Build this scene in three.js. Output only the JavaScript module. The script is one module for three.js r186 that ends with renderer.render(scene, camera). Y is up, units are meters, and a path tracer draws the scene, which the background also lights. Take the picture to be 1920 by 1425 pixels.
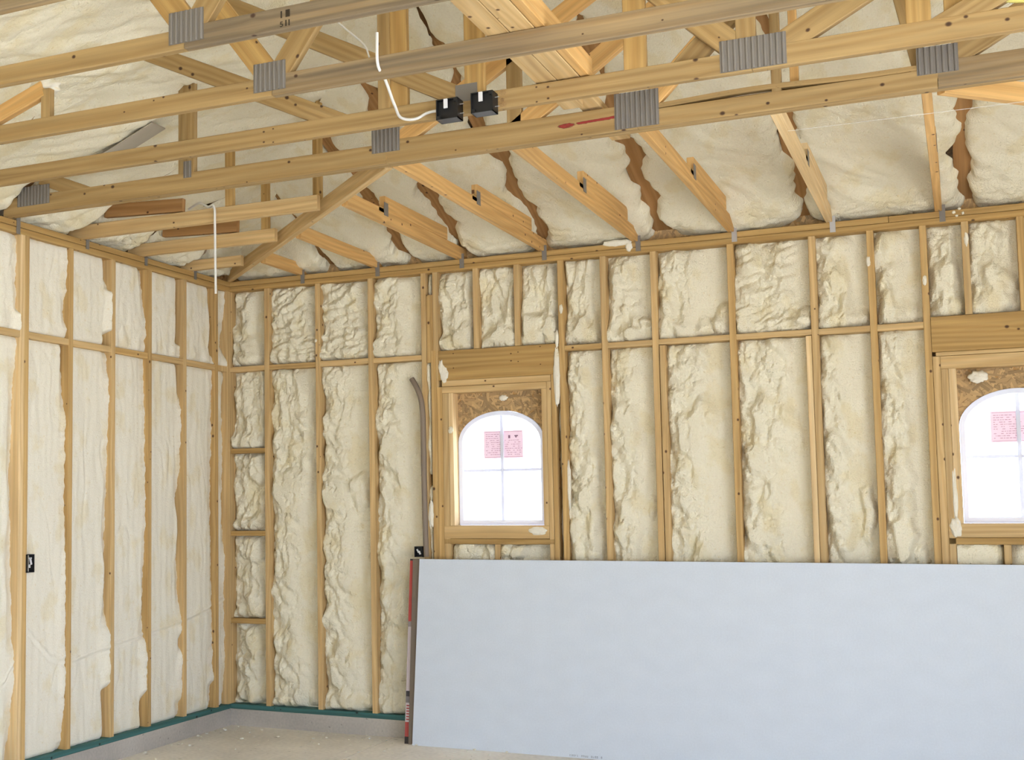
import * as THREE from 'three';
import { mergeGeometries, mergeVertices } from 'three/addons/utils/BufferGeometryUtils.js';

// ------------------------------------------------------------------ camera, sky, exposure
const scene = new THREE.Scene();
const W = 1920, H = 1425, FOCAL = 2373.05;
const camera = new THREE.PerspectiveCamera(2 * Math.atan(H / 2 / FOCAL) * 180 / Math.PI, W / H, 0.05, 200);
camera.position.set(4.8999, 1.5982, 8.0412);
camera.rotation.set(0.0803, 0.4511, -0.0108, 'YXZ');
camera.setViewOffset(W, H, 300.7, -40.3, W, H);            // the photograph is cropped off-centre
scene.background = new THREE.Color(0.75, 0.92, 1.27);      // even overcast sky
scene.backgroundIntensity = 10.5;
const sun = new THREE.DirectionalLight(new THREE.Color(1.0, 0.98, 0.95), 24);   // high sun on the driveways; it reaches only the sills of the doorways
sun.position.set(9 + 5, 32, 4 + 4.5); sun.target.position.set(5, 0, 4.5); sun.castShadow = true; sun.shadow.mapSize.set(2048, 2048);
Object.assign(sun.shadow.camera, { left: -24, right: 24, top: 24, bottom: -24, near: 1, far: 80 }); scene.add(sun, sun.target);
const renderer = new THREE.WebGLRenderer({ antialias: true });
renderer.toneMapping = THREE.LinearToneMapping;
renderer.toneMappingExposure = 0.58;
renderer.shadowMap.enabled = true;

// ------------------------------------------------------------------ small tools
function mulberry(a) { return () => { a |= 0; a = a + 0x6D2B79F5 | 0; let t = Math.imul(a ^ a >>> 15, 1 | a); t = t + Math.imul(t ^ t >>> 7, 61 | t) ^ t; return ((t ^ t >>> 14) >>> 0) / 4294967296; }; }
const rnd = mulberry(20240611);
const clamp = (x, a, b) => Math.min(b, Math.max(a, x));
const lerp = (a, b, t) => a + (b - a) * t;
const sstep = (a, b, x) => { const t = clamp((x - a) / (b - a), 0, 1); return t * t * (3 - 2 * t); };
const PERM = new Uint8Array(512); { const r = mulberry(7), p = [...Array(256).keys()]; for (let i = 255; i > 0; i--) { const j = Math.floor(r() * (i + 1)); [p[i], p[j]] = [p[j], p[i]]; } for (let i = 0; i < 512; i++) PERM[i] = p[i & 255]; }
const GX = new Float32Array(256), GY = new Float32Array(256); for (let i = 0; i < 256; i++) { GX[i] = Math.cos(i * 2.39996); GY[i] = Math.sin(i * 2.39996); }
function n2(x, y) {                                          // gradient noise, about -0.7 .. 0.7
  const ix = Math.floor(x), iy = Math.floor(y), fx = x - ix, fy = y - iy, X = ix & 255, Y = iy & 255;
  const a = PERM[PERM[X] + Y], b = PERM[PERM[X + 1] + Y], c = PERM[PERM[X] + Y + 1], d = PERM[PERM[X + 1] + Y + 1];
  const u = fx * fx * fx * (fx * (fx * 6 - 15) + 10), v = fy * fy * fy * (fy * (fy * 6 - 15) + 10);
  const p = GX[a] * fx + GY[a] * fy, q = GX[b] * (fx - 1) + GY[b] * fy, r = GX[c] * fx + GY[c] * (fy - 1), s = GX[d] * (fx - 1) + GY[d] * (fy - 1);
  return lerp(lerp(p, q, u), lerp(r, s, u), v);
}
function fbm(x, y, o) { let s = 0, a = 1; for (let i = 0; i < o; i++) { s += a * n2(x, y); x = x * 2.03 + 17.1; y = y * 2.03 + 5.7; a *= 0.5; } return s; }
function lumps(x, y) {                                       // rounded lumps packed together, 0 .. 1
  const ix = Math.floor(x), iy = Math.floor(y); let best = 9;
  for (let j = -1; j <= 1; j++) for (let i = -1; i <= 1; i++) {
    const h = PERM[PERM[(ix + i) & 255] + ((iy + j) & 255)], k = PERM[h + 71];
    const dx = ix + i + 0.1 + 0.8 * h / 255 - x, dy = iy + j + 0.1 + 0.8 * k / 255 - y, d = dx * dx + dy * dy;
    if (d < best) best = d;
  }
  return Math.sqrt(Math.max(0, 1 - best / 0.75));
}
const taken = {};
function numbered(name) { const n = taken[name] = (taken[name] ?? -1) + 1; return n ? name + '_' + String(n).padStart(3, '0') : name; }
function shade(o) { o.traverse((m) => { if (m.isMesh) { m.castShadow = m.receiveShadow = true; } }); return o; }
function tag(o, label, category, group, kind) { o.userData.label = label; if (category) o.userData.category = category; if (group) o.userData.group = group; if (kind) o.userData.kind = kind; return o; }
function thing(name, at, label, category, group, kind) { const o = new THREE.Group(); o.name = numbered(name); o.position.set(...at); o.userData.at = at; scene.add(o); return tag(o, label, category, group, kind); }
function part(parent, name, geometry, material) {            // geometry comes in world coordinates
  let o = parent; while (o && o !== scene) { geometry.translate(-o.position.x, -o.position.y, -o.position.z); o = o.parent; }
  const m = new THREE.Mesh(geometry, material); m.castShadow = m.receiveShadow = true;
  const used = parent.children.filter((c) => c.name.replace(/_\d{3}$/, '') === name).length;
  m.name = used ? name + '_' + String(used).padStart(3, '0') : name;
  if (parent === scene) m.name = numbered(name);
  parent.add(m); return m;
}
function whole(name, geometry, material, at, label, category, group, kind) {   // a thing that is one mesh
  geometry.translate(-at[0], -at[1], -at[2]);
  const m = new THREE.Mesh(geometry, material); m.castShadow = m.receiveShadow = true; m.name = numbered(name); m.position.set(...at); scene.add(m);
  return tag(m, label, category, group, kind);
}

// ------------------------------------------------------------------ textures
function dataTexture(w, h, fn, srgb = true) {
  const d = new Uint8Array(w * h * 4);
  for (let y = 0; y < h; y++) for (let x = 0; x < w; x++) { const c = fn(x, y), i = (y * w + x) * 4; d[i] = clamp(c[0], 0, 255); d[i + 1] = clamp(c[1], 0, 255); d[i + 2] = clamp(c[2], 0, 255); d[i + 3] = 255; }
  const t = new THREE.DataTexture(d, w, h); t.magFilter = THREE.LinearFilter; t.minFilter = THREE.LinearMipmapLinearFilter; t.generateMipmaps = true; t.wrapS = t.wrapT = THREE.MirroredRepeatWrapping;
  if (srgb) t.colorSpace = THREE.SRGBColorSpace; t.needsUpdate = true; return t;
}
function woodTexture(seed, opts) {                            // 2.4 m along u, 0.4 m along v
  const r = mulberry(seed), w = 1024, h = 320, knots = [];
  for (let i = 0; i < opts.knots; i++) knots.push([r() * 2.4, r() * 0.4, 0.0025 + r() * 0.0055]);
  return dataTexture(w, h, (px, py) => {
    const u = px / w * 2.4, v = py / h * 0.4; let vv = v, dark = 0;
    for (const [ku, kv, kr] of knots) {
      const dx = (u - ku) / 2.2, dy = v - kv, d2 = dx * dx + dy * dy; vv += dy * 0.9 * Math.exp(-d2 / (kr * kr * 6));
      const e = Math.hypot((u - ku) / 1.25, dy) / kr; if (e < 1.5) dark = Math.max(dark, sstep(1.5, 0.5, e));
    }
    const ring = Math.sin((vv * 70 + n2(u * 0.9 + seed, vv * 9) * 5) * 2.2) * 0.5 + 0.5;
    const fine = n2(u * 5 + seed, vv * 420), mid = n2(u * 1.4, vv * 60 + seed), broad = n2(u * 0.8 + 3.3, vv * 5 + seed);
    let k = 1 - opts.ring * ring - 0.07 * (fine + 0.2) + 0.08 * mid + 0.10 * broad;
    const c = opts.color, g = opts.grey * clamp(0.5 + n2(u * 0.7 + 11, vv * 14 + seed) * 1.6 + 0.5 * n2(u * 2, vv * 90), 0, 1);
    const col = [lerp(c[0], 148, g) * k, lerp(c[1] - 6 * ring, 132, g) * k, lerp(c[2] - 12 * ring, 110, g) * k];
    return [lerp(col[0], 74, dark * 0.85), lerp(col[1], 46, dark * 0.85), lerp(col[2], 26, dark * 0.85)];
  });
}
const woodA = woodTexture(3, { knots: 16, ring: 0.06, grey: 0.0, color: [234, 206, 156] });
const woodB = woodTexture(9, { knots: 22, ring: 0.08, grey: 0.0, color: [226, 194, 141] });
const woodG = woodTexture(15, { knots: 14, ring: 0.09, grey: 0.75, color: [210, 180, 134] });
const foamMap = dataTexture(512, 512, (x, y) => {            // mottled skin of cured foam, 1.28 m a side
  const u = x / 400, v = y / 400, m = sstep(0.05, 0.5, fbm(u * 7, v * 5, 4)), p = sstep(0.36, 0.6, n2(u * 60, v * 60)), f = n2(u * 95, v * 95);
  return [250 - 5 * m - 8 * p + 4 * f, 244 - 9 * m - 14 * p + 5 * f, 224 - 19 * m - 26 * p + 6 * f];
});
const foamBump = dataTexture(1024, 1024, (x, y) => {         // popcorn crust, 0.5 m a side
  const u = x / 1024 * 0.5, v = y / 1024 * 0.5, wx = 0.004 * n2(u * 90, v * 90), wy = 0.004 * n2(u * 90 + 9, v * 90);
  const a = lumps((u + wx) * 110, (v + wy) * 95), b = lumps((u + wy) * 240 + 7, (v + wx) * 220), g = 128 + 75 * (a - 0.6) + 42 * (b - 0.6) + 26 * n2(u * 30, v * 26);
  return [g, g, g];
}, false);
const osbTexture = (() => {
  const c = document.createElement('canvas'); c.width = c.height = 512; const g = c.getContext('2d'), r = mulberry(77);
  g.fillStyle = '#b48a52'; g.fillRect(0, 0, 512, 512);
  for (let i = 0; i < 1500; i++) {
    const L = 26 + r() * 48, B = 6 + r() * 13, k = 0.8 + r() * 0.34, x = r() * 512, y = r() * 512, a = r() * 6.28;
    g.fillStyle = `rgb(${Math.min(255, 186 * k) | 0},${Math.min(255, 153 * k) | 0},${Math.min(255, 106 * k) | 0})`;
    g.save(); g.translate(x, y); g.rotate(a); g.fillRect(-L / 2, -B / 2, L, B); g.restore();
    if (r() < 0.35) { g.save(); g.translate(x, y); g.rotate(a); g.fillStyle = 'rgba(74,48,22,0.4)'; g.fillRect(-L / 2, B / 2 - 1, L, 2); g.restore(); }
  }
  const t = new THREE.CanvasTexture(c); t.colorSpace = THREE.SRGBColorSpace; t.wrapS = t.wrapT = THREE.RepeatWrapping; return t;
})();
const concreteMap = dataTexture(512, 512, (x, y) => {
  const u = x / 128, v = y / 128, k = 1 + 0.10 * fbm(u * 1.3, v * 1.3, 5) + 0.06 * n2(u * 40, v * 40), s = n2(u * 25 + 4, v * 25) > 0.52 ? 0.8 : 1;
  return [236 * k * s, 231 * k * s, 223 * k * s];
});
const paperMap = dataTexture(256, 256, (x, y) => { const k = 1 + 0.018 * n2(x / 3, y / 3) + 0.014 * n2(x / 40, y / 26); return [238 * k, 238 * k, 238 * k]; });

// ------------------------------------------------------------------ materials
const std = (o) => new THREE.MeshStandardMaterial(o);
const M = {
  stud: std({ map: woodA, roughness: 0.75, color: new THREE.Color(0.80, 0.73, 0.61) }),
  studB: std({ map: woodB, roughness: 0.75, color: new THREE.Color(0.80, 0.73, 0.57) }),
  plate: std({ map: woodB, roughness: 0.75, color: new THREE.Color(0.67, 0.59, 0.40) }),
  chord: std({ map: woodB, roughness: 0.75, color: new THREE.Color(0.56, 0.52, 0.42) }),
  chordGrey: std({ map: woodG, roughness: 0.8, color: new THREE.Color(0.62, 0.60, 0.55) }),
  jack: std({ map: woodA, roughness: 0.7, color: new THREE.Color(0.88, 0.70, 0.46) }),
  pale: std({ map: woodA, roughness: 0.7, color: new THREE.Color(0.98, 0.95, 0.92) }),
  bareDeck: std({ map: woodB, roughness: 0.85, color: new THREE.Color(0.52, 0.38, 0.26) }),
  foam: std({ map: foamMap, bumpMap: foamBump, bumpScale: 0.012, roughness: 0.92, color: new THREE.Color(0.91, 0.872, 0.78) }),
  foamSmooth: std({ map: foamMap, bumpMap: foamBump, bumpScale: 0.004, roughness: 0.9, color: new THREE.Color(0.91, 0.888, 0.865) }),
  osb: std({ map: osbTexture, roughness: 0.85 }),
  teal: std({ map: woodB, roughness: 0.7, color: new THREE.Color(0.065, 0.30, 0.58) }),
  concrete: std({ map: concreteMap, roughness: 0.85, color: new THREE.Color(1.0, 0.99, 0.97) }),
  curb: std({ map: concreteMap, roughness: 0.9, color: new THREE.Color(0.56, 0.53, 0.49) }),
  driveway: std({ map: concreteMap, roughness: 0.9, color: new THREE.Color(0.95, 0.97, 0.98) }),
  ground: std({ map: concreteMap, roughness: 0.95, color: new THREE.Color(0.85, 0.88, 0.86) }),
  siding: std({ color: new THREE.Color(0.5, 0.5, 0.48), roughness: 0.85 }),
  steel: std({ color: new THREE.Color(0.22, 0.195, 0.165), roughness: 0.65, metalness: 0.25 }),
  steelBright: std({ color: new THREE.Color(0.55, 0.56, 0.58), roughness: 0.35, metalness: 0.8 }),
  drywall: std({ map: paperMap, roughness: 0.85, color: new THREE.Color(0.79, 0.84, 0.89) }),
  kraft: std({ map: paperMap, roughness: 0.9, color: new THREE.Color(0.22, 0.17, 0.12) }),
  gypsum: std({ color: new THREE.Color(0.72, 0.70, 0.66), roughness: 0.95 }),
  black: std({ color: new THREE.Color(0.008, 0.008, 0.009), roughness: 0.45 }),
  whitePlastic: std({ color: new THREE.Color(0.74, 0.73, 0.72), roughness: 0.45 }),
  cable: std({ color: new THREE.Color(0.78, 0.75, 0.68), roughness: 0.5 }),
  baffle: std({ map: paperMap, roughness: 0.9, color: new THREE.Color(0.52, 0.45, 0.34) }),
  conduit: std({ color: new THREE.Color(0.25, 0.19, 0.135), roughness: 0.6 }),
  yellowCable: std({ color: new THREE.Color(0.75, 0.66, 0.18), roughness: 0.5 }),
  vinyl: new THREE.MeshPhysicalMaterial({ color: new THREE.Color(0.86, 0.86, 0.9), roughness: 0.9, transmission: 0.2, thickness: 0 }),
  grille: new THREE.MeshPhysicalMaterial({ color: new THREE.Color(0.86, 0.86, 0.92), roughness: 0.95, transmission: 0.20, thickness: 0 }),
  glass: new THREE.MeshPhysicalMaterial({ color: 0xffffff, transmission: 1, thickness: 0, roughness: 0.0, ior: 1.5 }),
  crumb: std({ color: new THREE.Color(0.80, 0.76, 0.64), roughness: 0.95 }),
};

// ------------------------------------------------------------------ geometry builders
function prism(L, B, T, c = 0.0025) {                         // board of length L (x), width B (y), thickness T (z), edges eased, uv in texture tiles
  const b = B / 2, t = T / 2, ring = [[-b + c, -t], [b - c, -t], [b, -t + c], [b, t - c], [b - c, t], [-b + c, t], [-b, t - c], [-b, -t + c]];
  const pos = [], uv = [], idx = [], ou = rnd() * 7, ov = rnd() * 5; let run = 0;
  for (let i = 0; i < 8; i++) {
    const p = ring[i], q = ring[(i + 1) % 8], d = Math.hypot(q[0] - p[0], q[1] - p[1]), k = pos.length / 3;
    pos.push(-L / 2, ...p, L / 2, ...p, L / 2, ...q, -L / 2, ...q);
    uv.push(ou, ov + run / 0.4, ou + L / 2.4, ov + run / 0.4, ou + L / 2.4, ov + (run + d) / 0.4, ou, ov + (run + d) / 0.4);
    idx.push(k, k + 1, k + 2, k, k + 2, k + 3); run += d;
  }
  for (const s of [-1, 1]) {
    const k = pos.length / 3; for (const p of ring) { pos.push(s * L / 2, ...p); uv.push(ou + p[0] * 0.4, ov + p[1] / 0.4); }
    for (let i = 1; i < 7; i++) s > 0 ? idx.push(k, k + i, k + i + 1) : idx.push(k, k + i + 1, k + i);
  }
  const g = new THREE.BufferGeometry(); g.setAttribute('position', new THREE.Float32BufferAttribute(pos, 3)); g.setAttribute('uv', new THREE.Float32BufferAttribute(uv, 2)); g.setIndex(idx);
  const f = g.toNonIndexed(); f.computeVertexNormals(); return f;
}
function box(x0, x1, y0, y1, z0, z1, c) {                     // board filling a box, its grain along the longest side
  const s = [x1 - x0, y1 - y0, z1 - z0], a = s.indexOf(Math.max(...s)); let g;
  if (a === 0) g = prism(s[0], s[1], s[2], c);
  else if (a === 1) { g = prism(s[1], s[0], s[2], c); g.applyMatrix4(new THREE.Matrix4().makeBasis(new THREE.Vector3(0, 1, 0), new THREE.Vector3(-1, 0, 0), new THREE.Vector3(0, 0, 1))); }
  else { g = prism(s[2], s[1], s[0], c); g.applyMatrix4(new THREE.Matrix4().makeBasis(new THREE.Vector3(0, 0, -1), new THREE.Vector3(0, 1, 0), new THREE.Vector3(1, 0, 0))); }
  return g.translate((x0 + x1) / 2, (y0 + y1) / 2, (z0 + z1) / 2);
}
function bar(A, B, width, thick, flat) {                      // board from A to B; thickness lies along "flat"
  const a = new THREE.Vector3(...A), b = new THREE.Vector3(...B), x = b.clone().sub(a), L = x.length(); x.normalize();
  const z = new THREE.Vector3(...flat); z.addScaledVector(x, -z.dot(x)).normalize(); const y = new THREE.Vector3().crossVectors(z, x);
  const g = prism(L, width, thick); g.applyMatrix4(new THREE.Matrix4().makeBasis(x, y, z)); const m = a.add(b).multiplyScalar(0.5); return g.translate(m.x, m.y, m.z);
}
function tube(points, r, seg = 40, sides = 8) { return new THREE.TubeGeometry(new THREE.CatmullRomCurve3(points.map((p) => new THREE.Vector3(...p)), false, 'centripetal'), seg, r, sides, false); }
function plain(x0, x1, y0, y1, z0, z1, tile = 1) {             // masonry box, uv in metres on every face
  const g = new THREE.BoxGeometry(x1 - x0, y1 - y0, z1 - z0).translate((x0 + x1) / 2, (y0 + y1) / 2, (z0 + z1) / 2), p = g.attributes.position, n = g.attributes.normal, uv = g.attributes.uv;
  for (let i = 0; i < p.count; i++) { const ax = Math.abs(n.getX(i)) > 0.5, ay = Math.abs(n.getY(i)) > 0.5; uv.setXY(i, (ax ? p.getZ(i) : p.getX(i)) / tile, (ay ? p.getZ(i) : p.getY(i)) / tile); }
  return g;
}
function sheet(nu, nv, at, uvAt) {                            // grid surface, smooth
  const pos = new Float32Array((nu + 1) * (nv + 1) * 3), uv = new Float32Array((nu + 1) * (nv + 1) * 2), idx = [];
  for (let j = 0; j <= nv; j++) for (let i = 0; i <= nu; i++) { const k = j * (nu + 1) + i, p = at(i / nu, j / nv); pos.set(p, k * 3); const q = uvAt(i / nu, j / nv, p); uv.set(q, k * 2); if (i < nu && j < nv) idx.push(k, k + 1, k + nu + 2, k, k + nu + 2, k + nu + 1); }
  const g = new THREE.BufferGeometry(); g.setAttribute('position', new THREE.BufferAttribute(pos, 3)); g.setAttribute('uv', new THREE.BufferAttribute(uv, 2)); g.setIndex(idx); g.computeVertexNormals(); return g;
}

// ------------------------------------------------------------------ measures of the place (metres)
const TOP = 3.259, PLATE = 3.184, BLOCK = [2.58, 2.62], SILL = [0.118, 0.153], XR = 7.24, ZF = 12, DEEP = 0.14, DB = 0.10;
const SLOPE = 0.4, EAVE = 3.32;                               // underside of the roof foam: EAVE + SLOPE * distance from the wall
const roofAt = (x, z) => EAVE + SLOPE * Math.max(-0.05, Math.min(x, z, XR - x, ZF - z));

// ------------------------------------------------------------------ floor, curb, ground outside
const floor = thing('floor', [0, 0, 0], 'bare tan grey concrete slab floor with a sawn joint', 'floor', null, 'structure');
part(floor, 'slab', plain(-0.3, 1.297, -0.2, 0, -0.3, ZF + 0.3, 4), M.concrete); part(floor, 'slab', plain(1.302, XR + 0.3, -0.2, 0, -0.3, ZF + 0.3, 4), M.concrete); part(floor, 'joint_bed', plain(1.296, 1.303, -0.2, -0.012, -0.3, ZF + 0.3, 4), M.concrete);
tag(part(scene, 'ground_outside', plain(-60, 60, -0.4, -0.2, -60, 60, 4), M.ground), 'pale open ground around the building', 'ground', null, 'structure');
tag(part(scene, 'driveway', plain(XR + 0.3, XR + 22, -0.21, -0.01, -3, ZF + 0.3, 4), M.driveway), 'pale concrete driveway outside the doorway on the right', 'driveway', null, 'structure');
tag(part(scene, 'driveway', plain(-4, XR + 22, -0.21, -0.01, ZF + 0.3, ZF + 22, 4), M.driveway), 'wide pale concrete driveway behind the camera', 'driveway', null, 'structure');
const curb = thing('trim_1', [0, 0, 0], 'grey concrete curb under the green sill plates of both walls', 'curb', null, 'structure');
part(curb, 'curb_wall', plain(-0.16, XR + 0.16, -0.001, SILL[0], -0.16, 0, 2.4), M.curb);
part(curb, 'curb_wall', plain(-0.16, 0, -0.001, SILL[0], 0, ZF, 2.4), M.curb);

// ------------------------------------------------------------------ wall at the back
const wallBack = thing('wall_back', [0, 0, 0], 'back stud wall filled with lumpy cream spray foam, two arched windows in it', 'wall', null, 'structure');
const stud = (w, name, x0, x1, y0, y1, m, z0 = -DB, z1 = 0) => part(w, name, box(x0, x1, y0, y1, z0, z1), m);
const pick = () => [M.stud, M.studB, M.stud][Math.floor(rnd() * 3)];
part(wallBack, 'sill_plate', box(0, XR, SILL[0], SILL[1], -DB, 0), M.teal).userData.label = 'green treated sill plate';
stud(wallBack, 'stud', -DEEP, 0.0, SILL[1], PLATE, M.stud);
part(wallBack, 'top_plate', box(-DEEP, XR, PLATE, PLATE + 0.0365, -DB, 0), M.plate);
part(wallBack, 'top_plate', box(-DEEP, 4.55, PLATE + 0.0385, TOP, -DB, 0), M.plate);
part(wallBack, 'top_plate', box(4.553, XR, PLATE + 0.0385, TOP, -DB, 0), M.plate);
const fullStuds = [[0.295, 0.335], [0.718, 0.756], [1.138, 1.178], [1.545, 1.581], [2.524, 2.562], [2.809, 2.847], [3.136, 3.175], [3.614, 3.654], [4.095, 4.135], [4.424, 4.463], [4.712, 4.750]];
for (const [a, b] of fullStuds) stud(wallBack, 'stud', a, b, SILL[1], PLATE, pick());
// posts round the first window
stud(wallBack, 'stud', 1.583, 1.632, 2.56, 3.03, M.studB, -DB, -0.004);
stud(wallBack, 'stud', 1.632, 1.670, 2.64, PLATE, M.stud);
for (const [a, b, t] of [[1.614, 1.653, 2.64], [1.6545, 1.693, 2.385], [1.6945, 1.738, 2.34], [2.432, 2.462, 2.385], [2.464, 2.496, 2.43]]) stud(wallBack, 'stud', a, b, SILL[1], t, pick());
stud(wallBack, 'trimmer', 1.739, 1.770, 1.441, 2.34, M.pale); stud(wallBack, 'trimmer', 2.396, 2.431, 1.441, 2.34, M.stud);
part(wallBack, 'header', box(1.670, 2.522, 2.43, 2.634, -DB, 0.001), M.plate); stud(wallBack, 'stud', 1.6535, 1.669, 2.385, 2.64, M.stud);
part(wallBack, 'header_plate', box(1.694, 2.462, 2.387, 2.429, -DB, 0), M.stud); part(wallBack, 'header_plate', box(1.694, 2.431, 2.341, 2.385, -DB, 0.001), M.stud);
part(wallBack, 'window_sill_board', box(1.6945, 2.431, 1.354, 1.440, -DB, 0.001), M.stud); part(wallBack, 'window_sill_board', box(1.6945, 2.462, 1.316, 1.352, -DB, 0.0), M.plate);
for (const [a, b] of [[1.929, 1.966], [2.221, 2.259]]) stud(wallBack, 'cripple_stud', a, b, 2.636, PLATE, pick());
stud(wallBack, 'cripple_stud', 2.052, 2.090, SILL[1], 1.315, M.stud);
// extra short studs and posts round the second window
stud(wallBack, 'cripple_stud', 3.180, 3.217, SILL[1], 2.578, M.stud); stud(wallBack, 'cripple_stud', 4.060, 4.093, SILL[1], 2.578, M.pale);
for (const [a, b, t] of [[4.752, 4.792, 2.41], [4.793, 4.831, 2.335], [5.525, 5.563, 2.41], [5.565, 5.603, 2.64]]) stud(wallBack, 'stud', a, b, SILL[1], t, pick());
stud(wallBack, 'trimmer', 4.832, 4.872, 1.446, 2.335, M.pale); stud(wallBack, 'trimmer', 5.486, 5.523, 1.446, 2.335, M.stud);
part(wallBack, 'header', box(4.752, 5.603, 2.436, 2.642, -DB, 0.001), M.plate);
part(wallBack, 'header_plate', box(4.770, 5.600, 2.412, 2.434, -DB, 0), M.stud); part(wallBack, 'header_plate', box(4.793, 5.563, 2.336, 2.410, -DB, 0.001), M.stud);
part(wallBack, 'window_sill_board', box(4.794, 5.523, 1.367, 1.445, -DB, 0.001), M.stud); part(wallBack, 'window_sill_board', box(4.794, 5.523, 1.327, 1.365, -DB, 0), M.plate);
for (const [a, b] of [[4.934, 4.972], [5.218, 5.256], [5.565, 5.603]]) stud(wallBack, 'cripple_stud', a, b, 2.644, PLATE, pick());
stud(wallBack, 'cripple_stud', 5.07, 5.108, SILL[1], 1.326, M.stud);
for (let x = 6.0; x < XR - 0.2; x += 0.42) stud(wallBack, 'stud', x, x + 0.038, SILL[1], PLATE, M.stud);
// blocking
const blocks = [[0, 0.295], [0.335, 0.718], [0.756, 1.138], [1.178, 1.545], [2.562, 2.809], [2.847, 3.136], [3.175, 3.614], [3.654, 4.095], [4.135, 4.424], [4.463, 4.712]];
for (const [a, b] of blocks) part(wallBack, 'blocking', box(a + 0.0005, b - 0.0005, BLOCK[0] + rnd() * 0.004, BLOCK[1] - rnd() * 0.004, -DB, -0.001 - rnd() * 0.004), pick());
for (const y of [1.992, 1.387, 0.751]) part(wallBack, 'blocking', box(0.0, 0.295, y - 0.018, y + 0.018, -DB, -0.006), M.plate);
// sheathing on the outside, cut for the windows
const windows = [{ x0: 1.771, x1: 2.384, y0: 1.441, spring: 2.0, top: 2.213, cx: 2.0775, bar: 1.812, note: [1.942, 2.222, 1.892, 2.080] }, { x0: 4.874, x1: 5.484, y0: 1.446, spring: 2.0, top: 2.215, cx: 5.179, bar: 1.826, note: [5.036, 5.318, 1.907, 2.087] }];
function archShape(x0, x1, y0, spring, top, hole) {
  const s = hole ? new THREE.Path() : new THREE.Shape(), cx = (x0 + x1) / 2, a = (x1 - x0) / 2, b = top - spring;
  s.moveTo(x0, y0); s.lineTo(x1, y0); s.lineTo(x1, spring); s.absellipse(cx, spring, a, b, 0, Math.PI, false); s.lineTo(x0, y0); return s;
}
{
  const s = new THREE.Shape([[-0.15, 0], [XR + 0.15, 0], [XR + 0.15, TOP + 0.1], [-0.15, TOP + 0.1]].map((p) => new THREE.Vector2(...p)));
  for (const w of windows) s.holes.push(archShape(w.x0, w.x1, w.y0, w.spring, w.top, true));
  const g = new THREE.ExtrudeGeometry(s, { depth: 0.014, bevelEnabled: false, curveSegments: 40 }); const p = g.attributes.position, uv = g.attributes.uv;
  for (let i = 0; i < p.count; i++) uv.setXY(i, p.getX(i) / 0.6, p.getY(i) / 0.6);
  part(wallBack, 'sheathing', g.translate(0, 0, -DB - 0.0145), M.osb).userData.label = 'oriented strand board sheathing cut round the arches';
}
windows.forEach((w, i) => {
  const o = thing('window_' + (i + 1), [w.cx, w.y0, -0.11], ['white arched vinyl window with a cross of bars and a pink notice, set behind strand board', 'arched window at the right edge of the picture, cut off by the frame, with a pink notice'][i], 'window', null, 'structure');
  const s = archShape(w.x0 + 0.001, w.x1 - 0.001, w.y0 + 0.001, w.spring, w.top - 0.001); s.holes.push(archShape(w.x0 + 0.03, w.x1 - 0.03, w.y0 + 0.034, w.spring, w.top - 0.03, true));
  part(o, 'window_frame', new THREE.ExtrudeGeometry(s, { depth: 0.05, bevelEnabled: true, bevelSize: 0.003, bevelThickness: 0.003, bevelOffset: -0.003, curveSegments: 40 }).translate(0, 0, -0.142), M.vinyl);
  part(o, 'muntin', box(w.cx - 0.011, w.cx + 0.011, w.y0 + 0.03, w.top - 0.028, -0.123, -0.109), M.grille);
  part(o, 'muntin', box(w.x0 + 0.028, w.x1 - 0.028, w.bar - 0.009, w.bar + 0.009, -0.1225, -0.1095), M.grille);
  part(o, 'pane', new THREE.ShapeGeometry(archShape(w.x0 + 0.025, w.x1 - 0.025, w.y0 + 0.03, w.spring, w.top - 0.026), 40).translate(0, 0, -0.127), M.glass);
  const c = document.createElement('canvas'); c.width = 448; c.height = 300; const g = c.getContext('2d'); g.fillStyle = '#e3c3c8'; g.fillRect(0, 0, 448, 300);
  g.fillStyle = 'rgba(150,80,92,0.6)'; g.fillRect(14, 12, 420, 4); g.fillRect(14, 284, 420, 4);
  const r = mulberry(5); g.fillStyle = 'rgba(140,78,92,0.6)';   // unreadable fine print, as in the photograph: rows of short strokes
  for (let row = 0; row < 11; row++) { let x = 24; while (x < 210) { const l = 6 + r() * 24; if (r() > 0.2) g.fillRect(x, 36 + row * 22, l, 6); x += l + 7; } }
  for (let row = 0; row < 8; row++) { let x = 244; while (x < 420) { const l = 6 + r() * 22; if (r() > 0.25) g.fillRect(x, 104 + row * 22, l, 6); x += l + 8; } }
  g.fillStyle = 'rgba(90,50,68,0.8)'; g.fillRect(282, 52, 22, 34); g.fillRect(352, 54, 40, 12); g.fillRect(362, 66, 14, 14);
  const t = new THREE.CanvasTexture(c); t.colorSpace = THREE.SRGBColorSpace;
  const [a, b, y0, y1] = w.note, paper = new THREE.MeshPhysicalMaterial({ map: t, roughness: 1, transmission: 0.09, thickness: 0, side: THREE.DoubleSide });
  part(o, 'notice', new THREE.PlaneGeometry(b - a, y1 - y0).translate((a + b) / 2, (y0 + y1) / 2, -0.1285), paper).userData.label = 'pink paper notice with fine print stuck outside the glass';
});

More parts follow.
